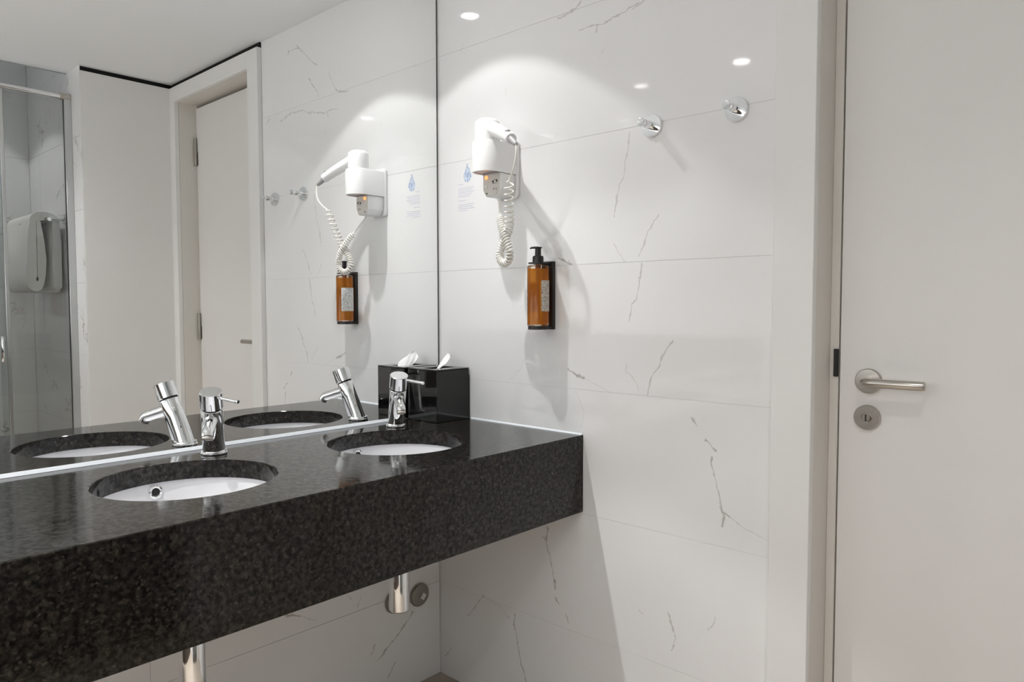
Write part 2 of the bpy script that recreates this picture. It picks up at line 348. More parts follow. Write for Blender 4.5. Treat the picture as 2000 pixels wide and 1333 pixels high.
ROWS = [0.0, 0.305, 0.638, 0.972, 1.305, 1.638, 1.972, H]
VEINS = [
 (0,1.2,.6,[(-.798,1.416),(-.768,1.378),(-.756,1.343),(-.741,1.318)]),(0,1.4,.7,[(-.749,1.302),(-.741,1.251),(-.734,1.213),(-.721,1.198),(-.716,1.162)]),
 (0,1,.5,[(-.665,1.355),(-.682,1.327),(-.698,1.306)]),(0,2,1,[(-.484,1.325),(-.506,1.316),(-.533,1.307)]),
 (0,1.6,.7,[(-.838,1.111),(-.809,1.073),(-.797,1.044),(-.777,1.014),(-.769,.974)]),(0,1,.5,[(-.706,1.05),(-.708,1.03),(-.73,1.009),(-.743,.983)]),
 (0,2,1,[(-.522,1.021),(-.549,1.008),(-.573,1.003)]),(0,.8,.3,[(-.573,1.003),(-.66,.971)]),(0,.8,.25,[(-.363,1.048),(-.342,1.013),(-.3,.974)]),
 (0,.8,.3,[(-.546,.965),(-.573,.917),(-.568,.868)]),(0,1.4,.8,[(-.892,.929),(-.904,.912)]),(0,1.6,.9,[(-.928,.88),(-.953,.86)]),(0,2,1,[(-.942,.843),(-.943,.822)]),
 (0,1.3,.7,[(-.943,.822),(-.957,.782),(-.969,.737)]),(0,2.4,.9,[(-.969,.737),(-.975,.712),(-.97,.685)]),(0,2,.9,[(-.975,.72),(-.989,.711)]),(0,1,.45,[(-.989,.711),(-1.053,.682),(-1.084,.673)]),
 (0,2.2,1,[(-.449,.57),(-.445,.537)]),(0,1.2,.9,[(-.428,.546),(-.445,.537),(-.461,.477),(-.473,.429)]),(0,2,1,[(-.473,.429),(-.473,.41)]),(0,2,1,[(-.481,.381),(-.489,.367)]),(0,1.4,.9,[(-.513,.345),(-.525,.327)]),
 (0,2.2,.9,[(-.321,.289),(-.32,.255)]),(0,1.2,.9,[(-.32,.255),(-.338,.194),(-.351,.144)]),(0,1.3,.9,[(-.351,.144),(-.369,.104)]),
 (0,1.2,.7,[(-.831,.444),(-.844,.408),(-.853,.384),(-.844,.35)]),(0,1.2,.6,[(-.956,.467),(-.95,.444),(-.936,.431)]),(0,.9,.4,[(-.748,.425),(-.761,.418)]),
 (0,1.6,.6,[(-.555,1.989),(-.534,1.971),(-.479,1.965)]),(0,1.5,.7,[(-.738,1.937),(-.697,1.927),(-.659,1.92),(-.637,1.914),(-.612,1.916),(-.552,1.918)]),(0,1,.6,[(-.612,1.916),(-.612,1.898)]),
 (0,.9,.4,[(-.117,1.991),(-.106,1.965)]),(0,.8,.3,[(-.638,1.854),(-.616,1.828)]),(0,.8,.3,[(-.292,1.826),(-.287,1.801)]),
 (0,1.1,.6,[(-.711,1.626),(-.706,1.584),(-.699,1.539),(-.694,1.516),(-.68,1.5),(-.674,1.459),(-.668,1.423)]),
 (0,1.3,.7,[(-.881,2.181),(-.875,2.197),(-.802,2.192),(-.824,2.209)]),(0,1.3,.7,[(-.797,2.191),(-.733,2.133),(-.676,2.097)]),(0,1.6,.6,[(-.735,2.059),(-.684,2.008),(-.669,1.98)]),
 (0,1.2,.6,[(-.601,2.058),(-.582,2.021),(-.553,1.982),(-.487,1.963)]),(0,1.8,.6,[(-.942,1.935),(-.871,1.956),(-.771,1.947),(-.718,1.924)]),(0,1.3,.5,[(-1.069,1.941),(-1.025,1.962)]),
 (1,1.6,1,[(-.112,.237),(-.156,.2),(-.208,.16),(-.253,.13)]),(1,2.4,1,[(-.546,.366),(-.51,.352)]),(1,1,.5,[(-.51,.352),(-.456,.322)]),(1,1.4,.9,[(-.259,.183),(-.28,.155)]),
 (1,1.2,.7,[(-.311,.348),(-.32,.321)]),(1,1,.6,[(-.358,.367),(-.34,.35)]),(1,1.2,.8,[(-.183,.101),(-.213,.062)]),
 (0,1.2,.6,[(-.199,.314),(-.12,.225)]),(0,1.2,.6,[(-.049,.099),(-.016,.064)]),(0,.9,.5,[(-.189,.311),(-.259,.295),(-.301,.272)])]
def row_mat(ax, z0, z1, nm):
    ps = [(w_, s_, pts) for a, w_, s_, pts in VEINS if a == ax and min(p[1] for p in pts) < z1 and max(p[1] for p in pts) > z0]
    return tile_mat(nm, ps, ax)
plain_tile = tile_mat('marble_tile_far', [], 0)
J = 0.0004
# end wall (plane x = 0)
wr = finish('wall_right', Bx(0.0012, 0.15, -1.09, 0.11, 0, H), 'grout', kind=S, smooth=0)
for i in range(7):
    finish('tile', Bx(0.0, 0.0011, -1.089, 0.0052, ROWS[i]+J, ROWS[i+1]-J, bev=0.0003), row_mat(0, ROWS[i], ROWS[i+1], 'marble_tile_end_%d' % i), wr, smooth=0)
# mirror wall (plane y = 0.006)
wb = finish('wall_back', Bx(XL, 0.0, 0.0095, 0.11, 0, H), 'grout', kind=S, smooth=0)
for i in range(3):
    m_ = row_mat(1, ROWS[i], ROWS[i+1], 'marble_tile_back_%d' % i) if i < 2 else plain_tile
    for a, b in ((XL, -1.9), (-1.9, -0.9), (-0.9, -0.0005)):
        finish('tile', Bx(a+J, b-J, 0.006, 0.0092, ROWS[i]+J, ROWS[i+1]-J, bev=0.0006), m_, wb, smooth=0)
# white panel wall facing the mirror, with the shadow gap below the ceiling
wf = finish('wall_front', Bx(XS+0.0036, 0.16, YW-0.10, YW, 0, H-0.022, bev=0.001), 'white_lac', kind=S, smooth=0)
finish('shadow_gap', Bx(XS+0.0045, 0.16, YW-0.10, YW-0.014, H-0.022, H), 'black_gap', wf, smooth=0)
# shower alcove
ws = finish('wall_shower_side', Bx(XS+0.0035, XS+0.10, YSB-0.1, YW-0.1005, 0, HS), 'grout', kind=S, smooth=0)
wk = finish('wall_shower_back', Bx(XL, XS+0.0035, YSB-0.1, YSB-0.0035, 0, HS), 'grout', kind=S, smooth=0)
wp = finish('wall_partition', Bx(-1.55, -1.4535, YSB, YG+0.03, 0, H), 'grout', kind=S, smooth=0)
SROWS = ROWS[:-1] + [2.305, HS]
for i in range(8):
    z0, z1 = SROWS[i]+J, SROWS[i+1]-J; top = min(z1, H)
    y1 = YW-0.0014 if z1 < 2.0 else YCE-0.0005
    finish('tile', Bx(XS, XS+0.0032, YSB+0.0005, y1, z0, z1, bev=0.0006), plain_tile, ws, smooth=0)
    if z1 > 2.0 and z0 < H: finish('tile', Bx(XS, XS+0.0032, YCE, YW-0.0014, z0, top, bev=0.0006), plain_tile, ws, smooth=0)
    finish('tile', Bx(-1.4525, XS-0.0005, YSB-0.0032, YSB, z0, z1, bev=0.0006), plain_tile, wk, smooth=0)
    if z0 < H:
        finish('tile', Bx(XL+0.001, -1.5505, YSB-0.0032, YSB, z0, top, bev=0.0006), plain_tile, wk, smooth=0)
        finish('tile', Bx(-1.4532, -1.45, YSB+0.0005, YG+0.03, z0, top, bev=0.0006), plain_tile, wp, smooth=0)
finish('wall_shower_left', Bx(-1.55, -1.45, YSB, YCE, H, HS), 'white_paint', kind=S, smooth=0)
finish('trim_1', Bx(-1.45, XS, YCE-0.004, YCE+0.004, H-0.0025, H+0.01), mat('ceiling_joint_grey', (0.42, 0.42, 0.41), 0.6), kind=S, smooth=0)

# door surround on the end wall: flat white casing standing 20 mm proud of the tiles
OY0, OY1, OZ = -1.897, -1.175, 2.190       # opening
XC = -0.02
ca = finish('trim_2', Bx(XC, 0.0, OY1, -1.0895, 0, H-0.022, bev=0.0012), 'white_lac', kind=S, smooth=0)
finish('casing_head', Bx(XC, 0.0, YW, OY1, OZ, H-0.022, bev=0.0008), 'white_lac', ca, smooth=0)
finish('casing_stile', Bx(XC, 0.0, YW, OY0, 0, OZ, bev=0.0008), 'white_lac', ca, smooth=0)
finish('shadow_gap', Bx(XC+0.014, 0.15, YW, -1.0905, H-0.022, H), 'black_gap', ca, smooth=0)
finish('core', Bx(0.0, 0.15, OY1+0.012, -1.0905, 0, H-0.022), 'white_lac', ca, smooth=0)
finish('core', Bx(0.0, 0.15, YW, OY1+0.012, OZ+0.012, H-0.022), 'white_lac', ca, smooth=0)
finish('core', Bx(0.0, 0.15, YW, OY0-0.012, 0, OZ+0.012), 'white_lac', ca, smooth=0)
# door
XD = 0.083
door = thing('door_1', 'white flush door recessed in a white frame, with steel lever handle', 'door', (XD, (OY0+OY1)/2, 0), kind=S)
fr = bmesh.new()
for y0, y1, st in ((OY1, OY1+0.012, -0.019), (OY0-0.012, OY0, 0.009)):
    ya, yb = (y0, y1)
    box(fr, 0.001, 0.15, ya, yb, 0, OZ+0.012, bev=0.0008)
    if st < 0: box(fr, XD+0.003, 0.15, OY1+st, OY1, 0, OZ, bev=0.0012)
    else: box(fr, XD+0.003, 0.15, OY0, OY0+st, 0, OZ, bev=0.0012)
box(fr, 0.001, 0.15, OY0, OY1, OZ, OZ+0.012, bev=0.0008)
finish('door_frame', fr, 'framew', door)
LY0, LY1, LZ = OY0+0.0115, OY1-0.0228, OZ-0.017
leaf = finish('door_leaf', Bx(XD, XD+0.04, LY0, LY1, 0.006, LZ, bev=0.0012), 'doorw', door)
for z0, z1 in ((1.892, 2.026), (1.030, 1.162)):
    hb = bmesh.new(); zm = (z0+z1)/2
    lathe(hb, [(0.0068, z0), (0.0078, z0+0.001), (0.0078, zm-0.001), (0.0066, zm-0.001), (0.0066, zm+0.001), (0.0078, zm+0.001), (0.0078, z1-0.001), (0.0068, z1)], (XD-0.0075, OY0+0.0105, 0), seg=14)
    box(hb, XD-0.0015, XD, OY0+0.011, OY0+0.021, z0+0.002, zm-0.001); box(hb, XD-0.0015, XD+0.003, OY0, OY0+0.010, zm+0.001, z1-0.002)
    finish('hinge', hb, 'darksteel', door)
RY, RZ = -1.257, 1.037
ro = finish('handle_rosette', lathe(bmesh.new(), [(0.0265, 0), (0.0265, 0.006), (0.0245, 0.0085), (0.012, 0.009), (0.0, 0.009)], (XD, RY, RZ), (-1, 0, 0), 40), 'satin', door)
lp = [(XD-0.006, RY, RZ), (XD-0.025, RY, RZ), (XD-0.038, RY-0.003, RZ), (XD-0.045, RY-0.012, RZ), (XD-0.047, RY-0.025, RZ), (XD-0.047, RY-0.06, RZ), (XD-0.047, RY-0.114, RZ), (XD-0.047, RY-0.116, RZ)]
finish('lever', tube(bmesh.new(), lp, [0.0095]*7+[0.008], 16), 'satin', ro)
lk = finish('lock_rosette', lathe(bmesh.new(), [(0.0265, 0), (0.0265, 0.006), (0.0245, 0.0085), (0.0105, 0.0085), (0.0105, 0.006), (0.0, 0.006)], (XD, RY+0.001, 0.960), (-1, 0, 0), 40), 'satin', door)
tt = bmesh.new(); lathe(tt, [(0.0085, 0.005), (0.0085, 0.0125), (0.0075, 0.0135), (0.0, 0.0135)], (XD, RY+0.001, 0.960), (-1, 0, 0), 20)
finish('turn_button', tt, 'darksteel', lk)
finish('button_slot', Bx(XD-0.0141, XD-0.0125, RY-0.0005, RY+0.0025, 0.953, 0.967), 'black_matt', lk, smooth=0)
finish('strike_plate', Bx(XD-0.0035, XD+0.003, OY1-0.0195, OY1-0.010, 1.042, 1.102, bev=0.001), 'black_matt', door)
finish('latch', Bx(XD+0.006, XD+0.03, OY1-0.0214, OY1-0.0192, 1.05, 1.095), 'darksteel', door, smooth=0)
finish('door_gap_backing', Bx(0.135, 0.15, OY0, OY1, 0, OZ), 'black_gap', kind=S, smooth=0)  # added black sheet behind the leaf, stands in for shade in the door gaps

# ------------------------------------------------------------------ ceiling lamps
for (lx, ly), kw, kn, lab in LAMPS:
    hz = HS if kw == 'w4' else H
    t = thing('ceiling_downlight', lab, 'ceiling light', (lx, ly, hz), 'recessed ceiling downlights')
    finish('trim_ring', lathe(bmesh.new(), [(0.034, -0.0002), (0.034, -0.004), (0.044, -0.005), (0.046, -0.003), (0.046, -0.0002)], (lx, ly, hz), (0, 0, 1), 36, cap=False), 'white_plastic', t)
    finish('lens', lathe(bmesh.new(), [(0.0, -0.0005), (0.0, -0.003), (0.032, -0.003), (0.032, -0.0005)], (lx, ly, hz), (0, 0, 1), 32, cap=False), 'lens' if kw in ('w1', 'w2') else 'fill_lens', t, smooth=0)
    for key, ang, bl in ((kw, SPOT_ANGLE, SPOT_BLEND) if kw in ('w1', 'w2', 'w4') else (kw, math.radians(120), 1.0), (kn, math.radians(80), 1.0)):
        if key is None or POW[key] <= 0: continue
        ld = bpy.data.lights.new('downlight_beam', 'SPOT'); ld.energy = POW[key]; ld.spot_size = ang; ld.spot_blend = bl; ld.shadow_soft_size = 0.011 if kn else 0.02; ld.color = (1.0, 0.98, 0.955) if key == 'w5' else (1.0, 0.995, 0.99)
        lo = bpy.data.objects.new('beam', ld); COL.objects.link(lo); lo.parent = t; lo.location = (0, 0, -0.012)
        if key == 'w5': lo.rotation_euler = (0, math.radians(10), 0)      # added fill beams, tipped to bounce off the left wall

# ------------------------------------------------------------------ mirror
mir = thing('wall_mirror', 'large frameless wall mirror standing on the back of the black counter', 'mirror', (-1.2, 0, 0.852))
finish('mirror_glass', Bx(-2.45, -0.0075, 0.0, 0.0055, 0.8525, H-0.002), 'mirror', mir, smooth=0)
finish('edge_strip', Bx(-0.0072, -0.0006, 0.001, 0.0055, 0.8525, H-0.002), 'edge', mir, smooth=0)
finish('sealant_bead', prism(bmesh.new(), [(0.0, 0.8515), (-0.0045, 0.8515), (-0.0012, 0.8595), (0.0, 0.8595)], -2.45, -0.144, (1, 2), 0), 'sealant', mir, smooth=0)

# ------------------------------------------------------------------ counter and basins
HC, YF, AP = 0.851, -0.572, 0.208
SINKS = [(-0.922, -0.274), (-0.391, -0.273)]; SR = 0.1725
def ring_slab():
    """worktop slab with two round cut-outs, all quads, bevelled outer edge"""
    t = bmesh.new(); z0, z1 = HC-0.04, HC; seg = 64; e = 0.0016
    xs = [-2.3, -1.2, -0.6565, -0.0015]; yb, yf = -0.0005, YF+0.0022
    def loop_cell(x0, x1, c, z, flip):
        outer = []
        for i in range(seg):
            a = 2*PI*i/seg; dx, dy = math.cos(a), math.sin(a)
            k = min(((x1-c[0])/dx if dx > 1e-9 else 1e9), ((x0-c[0])/dx if dx < -1e-9 else 1e9), ((yb-c[1])/dy if dy > 1e-9 else 1e9), ((yf-c[1])/dy if dy < -1e-9 else 1e9))
            outer.append((c[0]+dx*k, c[1]+dy*k))
        # snap the nearest sample to each corner
        for cx, cy in ((x0, yb), (x1, yb), (x0, yf), (x1, yf)):
            j = min(range(seg), key=lambda i: (outer[i][0]-cx)**2 + (outer[i][1]-cy)**2); outer[j] = (cx, cy)
        return outer
    for (x0, x1, c) in ((xs[1], xs[2], SINKS[0]), (xs[2], xs[3], SINKS[1])):
        o = loop_cell(x0, x1, c, z1, False)
        O1 = [t.verts.new((p[0], p[1], z1)) for p in o]; O0 = [t.verts.new((p[0], p[1], z0)) for p in o]
        I2 = [t.verts.new((c[0]+(SR+e)*math.cos(2*PI*i/seg), c[1]+(SR+e)*math.sin(2*PI*i/seg), z1)) for i in range(seg)]
        I1 = [t.verts.new((c[0]+SR*math.cos(2*PI*i/seg), c[1]+SR*math.sin(2*PI*i/seg), z1-e)) for i in range(seg)]
        I0 = [t.verts.new((c[0]+SR*math.cos(2*PI*i/seg), c[1]+SR*math.sin(2*PI*i/seg), z0)) for i in range(seg)]
        for i in range(seg):
            j = (i+1) % seg
            t.faces.new((O1[i], O1[j], I2[j], I2[i])); t.faces.new((I2[i], I2[j], I1[j], I1[i])); t.faces.new((I1[i], I1[j], I0[j], I0[i])); t.faces.new((I0[i], I0[j], O0[j], O0[i]))
    V = lambda x, y, z: t.verts.new((x, y, z))
    a = [V(xs[0], yb, z1), V(xs[1], yb, z1), V(xs[1], yf, z1), V(xs[0], yf, z1)]; t.faces.new(a)
    b = [V(xs[0], yb, z0), V(xs[1], yb, z0), V(xs[1], yf, z0), V(xs[0], yf, z0)]; t.faces.new(b)
    t.faces.new([V(xs[0], yb, z0), V(xs[0], yf, z0), V(xs[0], yf, z1), V(xs[0], yb, z1)])
    bmesh.ops.remove_doubles(t, verts=t.verts, dist=1e-6)
    return t
ctr = thing('vanity_counter', 'long black granite vanity counter with deep front apron and two round cut-outs', 'counter', (-1.15, -0.286, HC-AP))
wt = finish('worktop', ring_slab(), 'granite', ctr, smooth=30)
finish('front_apron', prism(bmesh.new(), [(YF, HC-AP+0.0015), (YF+0.0015, HC-AP), (YF+0.02, HC-AP), (YF+0.02, HC-0.0402), (YF+0.0021, HC-0.0402), (YF+0.0021, HC), (YF+0.0018, HC), (YF, HC-0.0018)], -2.3, -0.0015, (1, 2), 0), 'granite', ctr, smooth=20)
finish('end_sealant', prism(bmesh.new(), [(-0.0012, HC), (-0.005, HC), (-0.0012, HC+0.004)], YF+0.004, -0.145, (0, 2), 1), 'sealant', ctr, smooth=0)

def make_basin(loc, label):
    t = thing('round_basin', label, 'sink', loc, 'undermounted round basins')
    x, y, z = loc     # z = underside of the worktop
    pr = [(0.196, -0.0005), (0.196, -0.009), (0.186, -0.014), (0.176, -0.07), (0.15, -0.115), (0.10, -0.148), (0.03, -0.158), (0.0, -0.158)]
    pi_ = [(0.196, -0.0005), (0.1795, -0.0006), (0.1785, -0.012), (0.173, -0.045), (0.160, -0.080), (0.132, -0.113), (0.085, -0.137), (0.027, -0.146), (0.0, -0.147)]
    b = bmesh.new(); lathe(b, pi_, loc, seg=64, cap=False); lathe(b, pr, loc, seg=64, cap=False); bmesh.ops.remove_doubles(b, verts=b.verts, dist=1e-6)
    bw = finish('bowl', b, 'china', t, smooth=50)
    oc = Vector((x+0.004, y+0.1755, z-0.0205)); ax = Vector((0, -1, 0.16)).normalized()
    ov = lathe(bmesh.new(), [(0.0145, -0.004), (0.0145, 0.002), (0.0115, 0.0035), (0.009, 0.002), (0.009, -0.006)], oc, ax, 28, cap=False)
    og = finish('overflow_ring', ov, 'chrome', t)
    finish('overflow_hole', lathe(bmesh.new(), [(0.0088, 0.0), (0.0088, 0.0009), (0, 0.0009)], oc, ax, 20), 'black_matt', og)
    dr = lathe(bmesh.new(), [(0.026, -0.1462), (0.026, -0.1435), (0.021, -0.142), (0.0, -0.139)], loc, seg=28)
    finish('drain', dr, 'chrome', t)
    return t
b1 = make_basin((*SINKS[0], HC-0.04), 'round white undermounted basin nearer the camera, left of the other basin')
dup(b1, (*SINKS[1], HC-0.04), 'round white undermounted basin beside the black tissue box')

def make_faucet(loc, label):
    t = thing('mixer_faucet', label, 'faucet', loc, 'chrome mixer faucets')
    O = Vector(loc); tipv = Vector((-0.0285, -0.0505, 0.153)); ax = tipv.normalized()
    P = lambda d: O + ax*d
    L_ = tipv.length
    finish('base_flange', lathe(bmesh.new(), [(0.0285, 0.0002), (0.0295, 0.0015), (0.0295, 0.004), (0.0270, 0.0062), (0.0285, 0.0075), (0.0280, 0.0105), (0.0255, 0.0115), (0.0, 0.0115)], O, seg=36), 'chrome', t)
    b = bmesh.new(); seg = 36; u, v, d = frame_of(ax); rings = []
    hz = [O + Vector((0.0255*math.cos(2*PI*i/seg), 0.0255*math.sin(2*PI*i/seg), 0.009)) + Vector((ax.x*0.008, ax.y*0.008, 0)) for i in range(seg)]
    ref = [P(0.03) + u*(0.0245*math.cos(2*PI*i/seg)) + v*(0.0245*math.sin(2*PI*i/seg)) for i in range(seg)]
    # pair ring samples by angle
    sh = min(range(seg), key=lambda s: sum((hz[(i+s) % seg]-ref[i]).length for i in range(seg)))
    rev = [hz[-i % seg] for i in range(seg)]; sh2 = min(range(seg), key=lambda s: sum((rev[(i+s) % seg]-ref[i]).length for i in range(seg)))
    A = [hz[(i+sh) % seg] for i in range(seg)]; Bq = [rev[(i+sh2) % seg] for i in range(seg)]
    first = A if sum((A[i]-ref[i]).length for i in range(seg)) < sum((Bq[i]-ref[i]).length for i in range(seg)) else Bq
    rings.append(first)
    for r, h in ((0.0245, 0.032), (0.0237, 0.075), (0.0237, L_-0.046), (0.0225, L_-0.0435)):
        rings.append([P(h) + u*(r*math.cos(2*PI*i/seg)) + v*(r*math.sin(2*PI*i/seg)) for i in range(seg)])
    vr = [[b.verts.new(p) for p in rg] for rg in rings]
    for a, c in zip(vr[:-1], vr[1:]):
        for i in range(seg): b.faces.new((a[i], a[(i+1) % seg], c[(i+1) % seg], c[i]))
    b.faces.new(vr[-1]); b.faces.new(vr[0])
    body = finish('body', b, 'chrome', t)
    finish('seal_ring', lathe(bmesh.new(), [(0.0215, L_-0.044), (0.0215, L_-0.0385)], O, ax, 32), 'black_matt', t)
    cp = finish('cap', lathe(bmesh.new(), [(0.0235, L_-0.040), (0.0250, L_-0.0385), (0.0250, L_-0.0012), (0.0238, L_), (0.0, L_)], O, ax, 40), 'chrome', t)
    s0 = P(0.098); s1 = O + Vector((-0.0600, -0.0985, 0.0655)); dv = (s1-s0).normalized()
    dn = (Vector((0, 0, -1)) + dv*0.55).normalized(); e1 = s1 - dv*0.010
    sp = tube(bmesh.new(), [s0, s0+dv*0.03, s0+dv*0.055, e1-dv*0.006, e1, e1+(dv+dn).normalized()*0.006, e1+(dv+dn).normalized()*0.008+dn*0.005], [0.0150, 0.0140, 0.0135, 0.0133, 0.0131, 0.0129, 0.0127], 28)
    so = finish('spout', sp, 'chrome', t)
    finish('aerator', lathe(bmesh.new(), [(0.0122, 0.0), (0.0122, 0.0045), (0.0105, 0.0052), (0.0098, 0.0035), (0.0, 0.0035)], e1+(dv+dn).normalized()*0.008+dn*0.0052, dn, 24), 'satin', so)
    l0 = P(L_-0.014) + Vector((0.006, -0.020, 0)); l1 = O + Vector((0.001, -0.121, 0.1325))
    le = (l1-l0).normalized()
    finish('lever', tube(bmesh.new(), [l0, l1-le*0.012, l1-le*0.010, l1-le*0.001, l1], [0.0040, 0.0042, 0.0046, 0.0046, 0.0040], 14), 'chrome', cp)
    rd = (s1-s0); rd.z = 0; rd.normalize(); rd = (rd - ax*rd.dot(ax)).normalized()
    finish('indicator_dot', lathe(bmesh.new(), [(0.0042, 0.0225), (0.0042, 0.0243), (0.0, 0.0243)], P(0.128-0.012), rd, 16), 'grey_plastic', body)
    return t
f1 = make_faucet((-0.7765, -0.079, HC), 'chrome mixer faucet behind the basin nearer the camera')
dup(f1, (-0.2495, -0.092, HC), 'chrome mixer faucet in front of the black tissue box')

# ------------------------------------------------------------------ tissue box
tb = thing('tissue_box', 'glossy black cube tissue box in the corner between mirror and tiled wall', 'tissue box', (-0.0715, -0.0735, HC))
X0, X1, Y0, Y1, ZT = -0.138, -0.0065, -0.141, -0.008, 1.004
finish('cover', Bx(X0, X1, Y0, Y1, HC+0.0003, ZT, bev=0.0012), 'black_gloss', tb)
lid = bmesh.new(); box(lid, X0, X1, Y0, -0.098, ZT+0.0003, ZT+0.004, bev=0.0008); box(lid, X0, X1, -0.052, Y1, ZT+0.0003, ZT+0.004, bev=0.0008)
box(lid, X0, -0.118, -0.098, -0.052, ZT+0.0003, ZT+0.004); box(lid, -0.026, X1, -0.098, -0.052, ZT+0.0003, ZT+0.004)
finish('lid', lid, mat('black_lid', (0.02, 0.02, 0.02), 0.12), tb)
finish('backplate', Bx(-0.006, -0.0028, Y0+0.002, Y1, HC+0.0003, 0.986, bev=0.0005), 'black_gloss', tb)
tis = bmesh.new(); nu, nv = 16, 14; grid = []
for i in range(nu+1):
    row = []
    for j in range(nv+1):
        s_ = 2*i/nu - 1; v_ = j/nv
        half = 0.012 + 0.017*math.sin(PI*min(1.0, 0.12+v_*0.80)) - 0.010*max(0, v_-0.6)/0.4
        fold = (0.0035*math.sin(s_*4.2+v_*3.0) + 0.0018*math.sin(s_*11+v_*6))*(0.5+v_)
        p = Vector((-0.083, -0.080, ZT-0.005)).lerp(Vector((-0.033, -0.085, ZT+0.036)), v_)
        p.z += 0.008*v_*(1-s_*s_) + 0.005*math.sin(PI*v_)
        p += Vector((0.62, 0.78, 0.10))*(s_*half) + Vector((-0.70, 0.40, 0.58))*fold
        row.append(tis.verts.new(p))
    grid.append(row)
for i in range(nu):
    for j in range(nv): tis.faces.new((grid[i][j], grid[i+1][j], grid[i+1][j+1], grid[i][j+1]))
to = finish('paper_tissue', tis, 'tissue', smooth=70)
sm = to.modifiers.new('thick', 'SOLIDIFY'); sm.thickness = 0.0009
tag(to, 'white paper tissue pulled up through the slot of the black box', 'tissue')

# ------------------------------------------------------------------ hair dryer and its wall holder
ho = thing('hair_dryer_holder', 'white wall-mounted hair dryer holder with cream socket panel and orange light', 'holder', (-0.001, -0.303, 1.50))
finish('back_plate', prism(bmesh.new(), rrect(-0.346, -0.259, 1.500, 1.662, 0.012), -0.010, -0.0005, (1, 2), 0, bev=0.002), 'white_plastic', ho)
body = bmesh.new()
poly = [(-0.3375, 1.566), (-0.3375, 1.520), (-0.325, 1.502), (-0.281, 1.502), (-0.2685, 1.520), (-0.2685, 1.566)]
prism(body, poly, -0.0725, -0.010, (1, 2), 0, bev=0.004)
finish('lower_body', body, 'white_plastic', ho)
pn = prism(bmesh.new(), [(-0.3335, 1.562), (-0.3335, 1.522), (-0.323, 1.506), (-0.283, 1.506), (-0.2725, 1.522), (-0.2725, 1.562)], -0.0745, -0.0722, (1, 2), 0)
finish('socket_panel', pn, 'cream_plastic', ho, smooth=20)
def dshape(r, hw, xb, cx, cy):
    out = [(xb, cy-hw)]
    for k in range(25):
        a = math.radians(-90 - 180*k/24); out.append((cx + r*math.cos(a)*1.0, cy + hw*math.sin(a)))
    out.append((xb, cy+hw)); return out
cup = bmesh.new(); CX, CY = -0.0895, -0.3025
o_lo = dshape(0.0415, 0.0405, -0.010, CX, CY); o_in = dshape(0.0365, 0.0355, -0.060, CX, CY)
z_lo, z_hi = 1.566, 1.650
def ringv(b, poly, z): return [b.verts.new((p[0], p[1], z)) for p in poly]
seqs = [(o_in, 1.5775), (o_in, z_lo), (o_lo, z_lo), (o_lo, z_hi-0.004), (dshape(0.0395, 0.0385, -0.010, CX, CY), z_hi), (o_in, z_hi), (o_in, 1.58)]
vr = [ringv(cup, p, z) for p, z in seqs]
for a, c in zip(vr[:-1], vr[1:]):
    n = len(a)
    for i in range(n): cup.faces.new((a[i], a[(i+1) % n], c[(i+1) % n], c[i]))
cup.faces.new(vr[0]); cup.faces.new(vr[-1])
finish('cup', cup, 'white_plastic', ho, smooth=35)
finish('cup_underside', prism(bmesh.new(), dshape(0.0355, 0.0345, -0.073, CX, CY), 1.5700, 1.5765, (0, 1), 2), 'cream_plastic', ho)
finish('indicator_light', lathe(bmesh.new(), [(0.0052, 0.0), (0.0052, 0.002), (0.003, 0.0042), (0, 0.0047)], (-0.0745, -0.2855, 1.556), (-1, 0, 0), 18), 'led', ho)
sw = bmesh.new()
for cy, cz, ry, rz in ((-0.3108, 1.5425, 0.0032, 0.0038), (-0.3252, 1.5440, 0.0032, 0.0036)):
    prism(sw, [(cy + ry*math.cos(2*PI*k/14), cz + rz*math.sin(2*PI*k/14)) for k in range(14)], -0.07475, -0.0745, (1, 2), 0)
prism(sw, [(-0.3085, 1.5375), (-0.3275, 1.539), (-0.3275, 1.5380), (-0.3085, 1.5362)], -0.07475, -0.0745, (1, 2), 0)
prism(sw, [(-0.315, 1.5475), (-0.321, 1.548), (-0.321, 1.5462), (-0.315, 1.5458)], -0.07475, -0.0745, (1, 2), 0)
for y0, y1, z0, z1 in ((-0.3125, -0.3115, 1.519, 1.525), (-0.3165, -0.3145, 1.521, 1.5245), (-0.3235, -0.3222, 1.5185, 1.526), (-0.3255, -0.3235, 1.5185, 1.5198)):
    prism(sw, [(y0, z0), (y1, z0), (y1, z1), (y0, z1)], -0.07475, -0.0745, (1, 2), 0)
finish('panel_print', sw, 'ink', ho, smooth=0)
finish('socket_hole', lathe(bmesh.new(), [(0.0024, 0), (0.0024, 0.0004), (0, 0.0004)], (-0.0745, -0.2868, 1.5115), (-1, 0, 0), 14), 'ink', ho)
finish('switch_button', lathe(bmesh.new(), [(0.0034, 0), (0.0034, 0.0022), (0, 0.0026)], (-0.0745, -0.2855, 1.531), (-1, 0, 0), 14), 'white_plastic', ho)

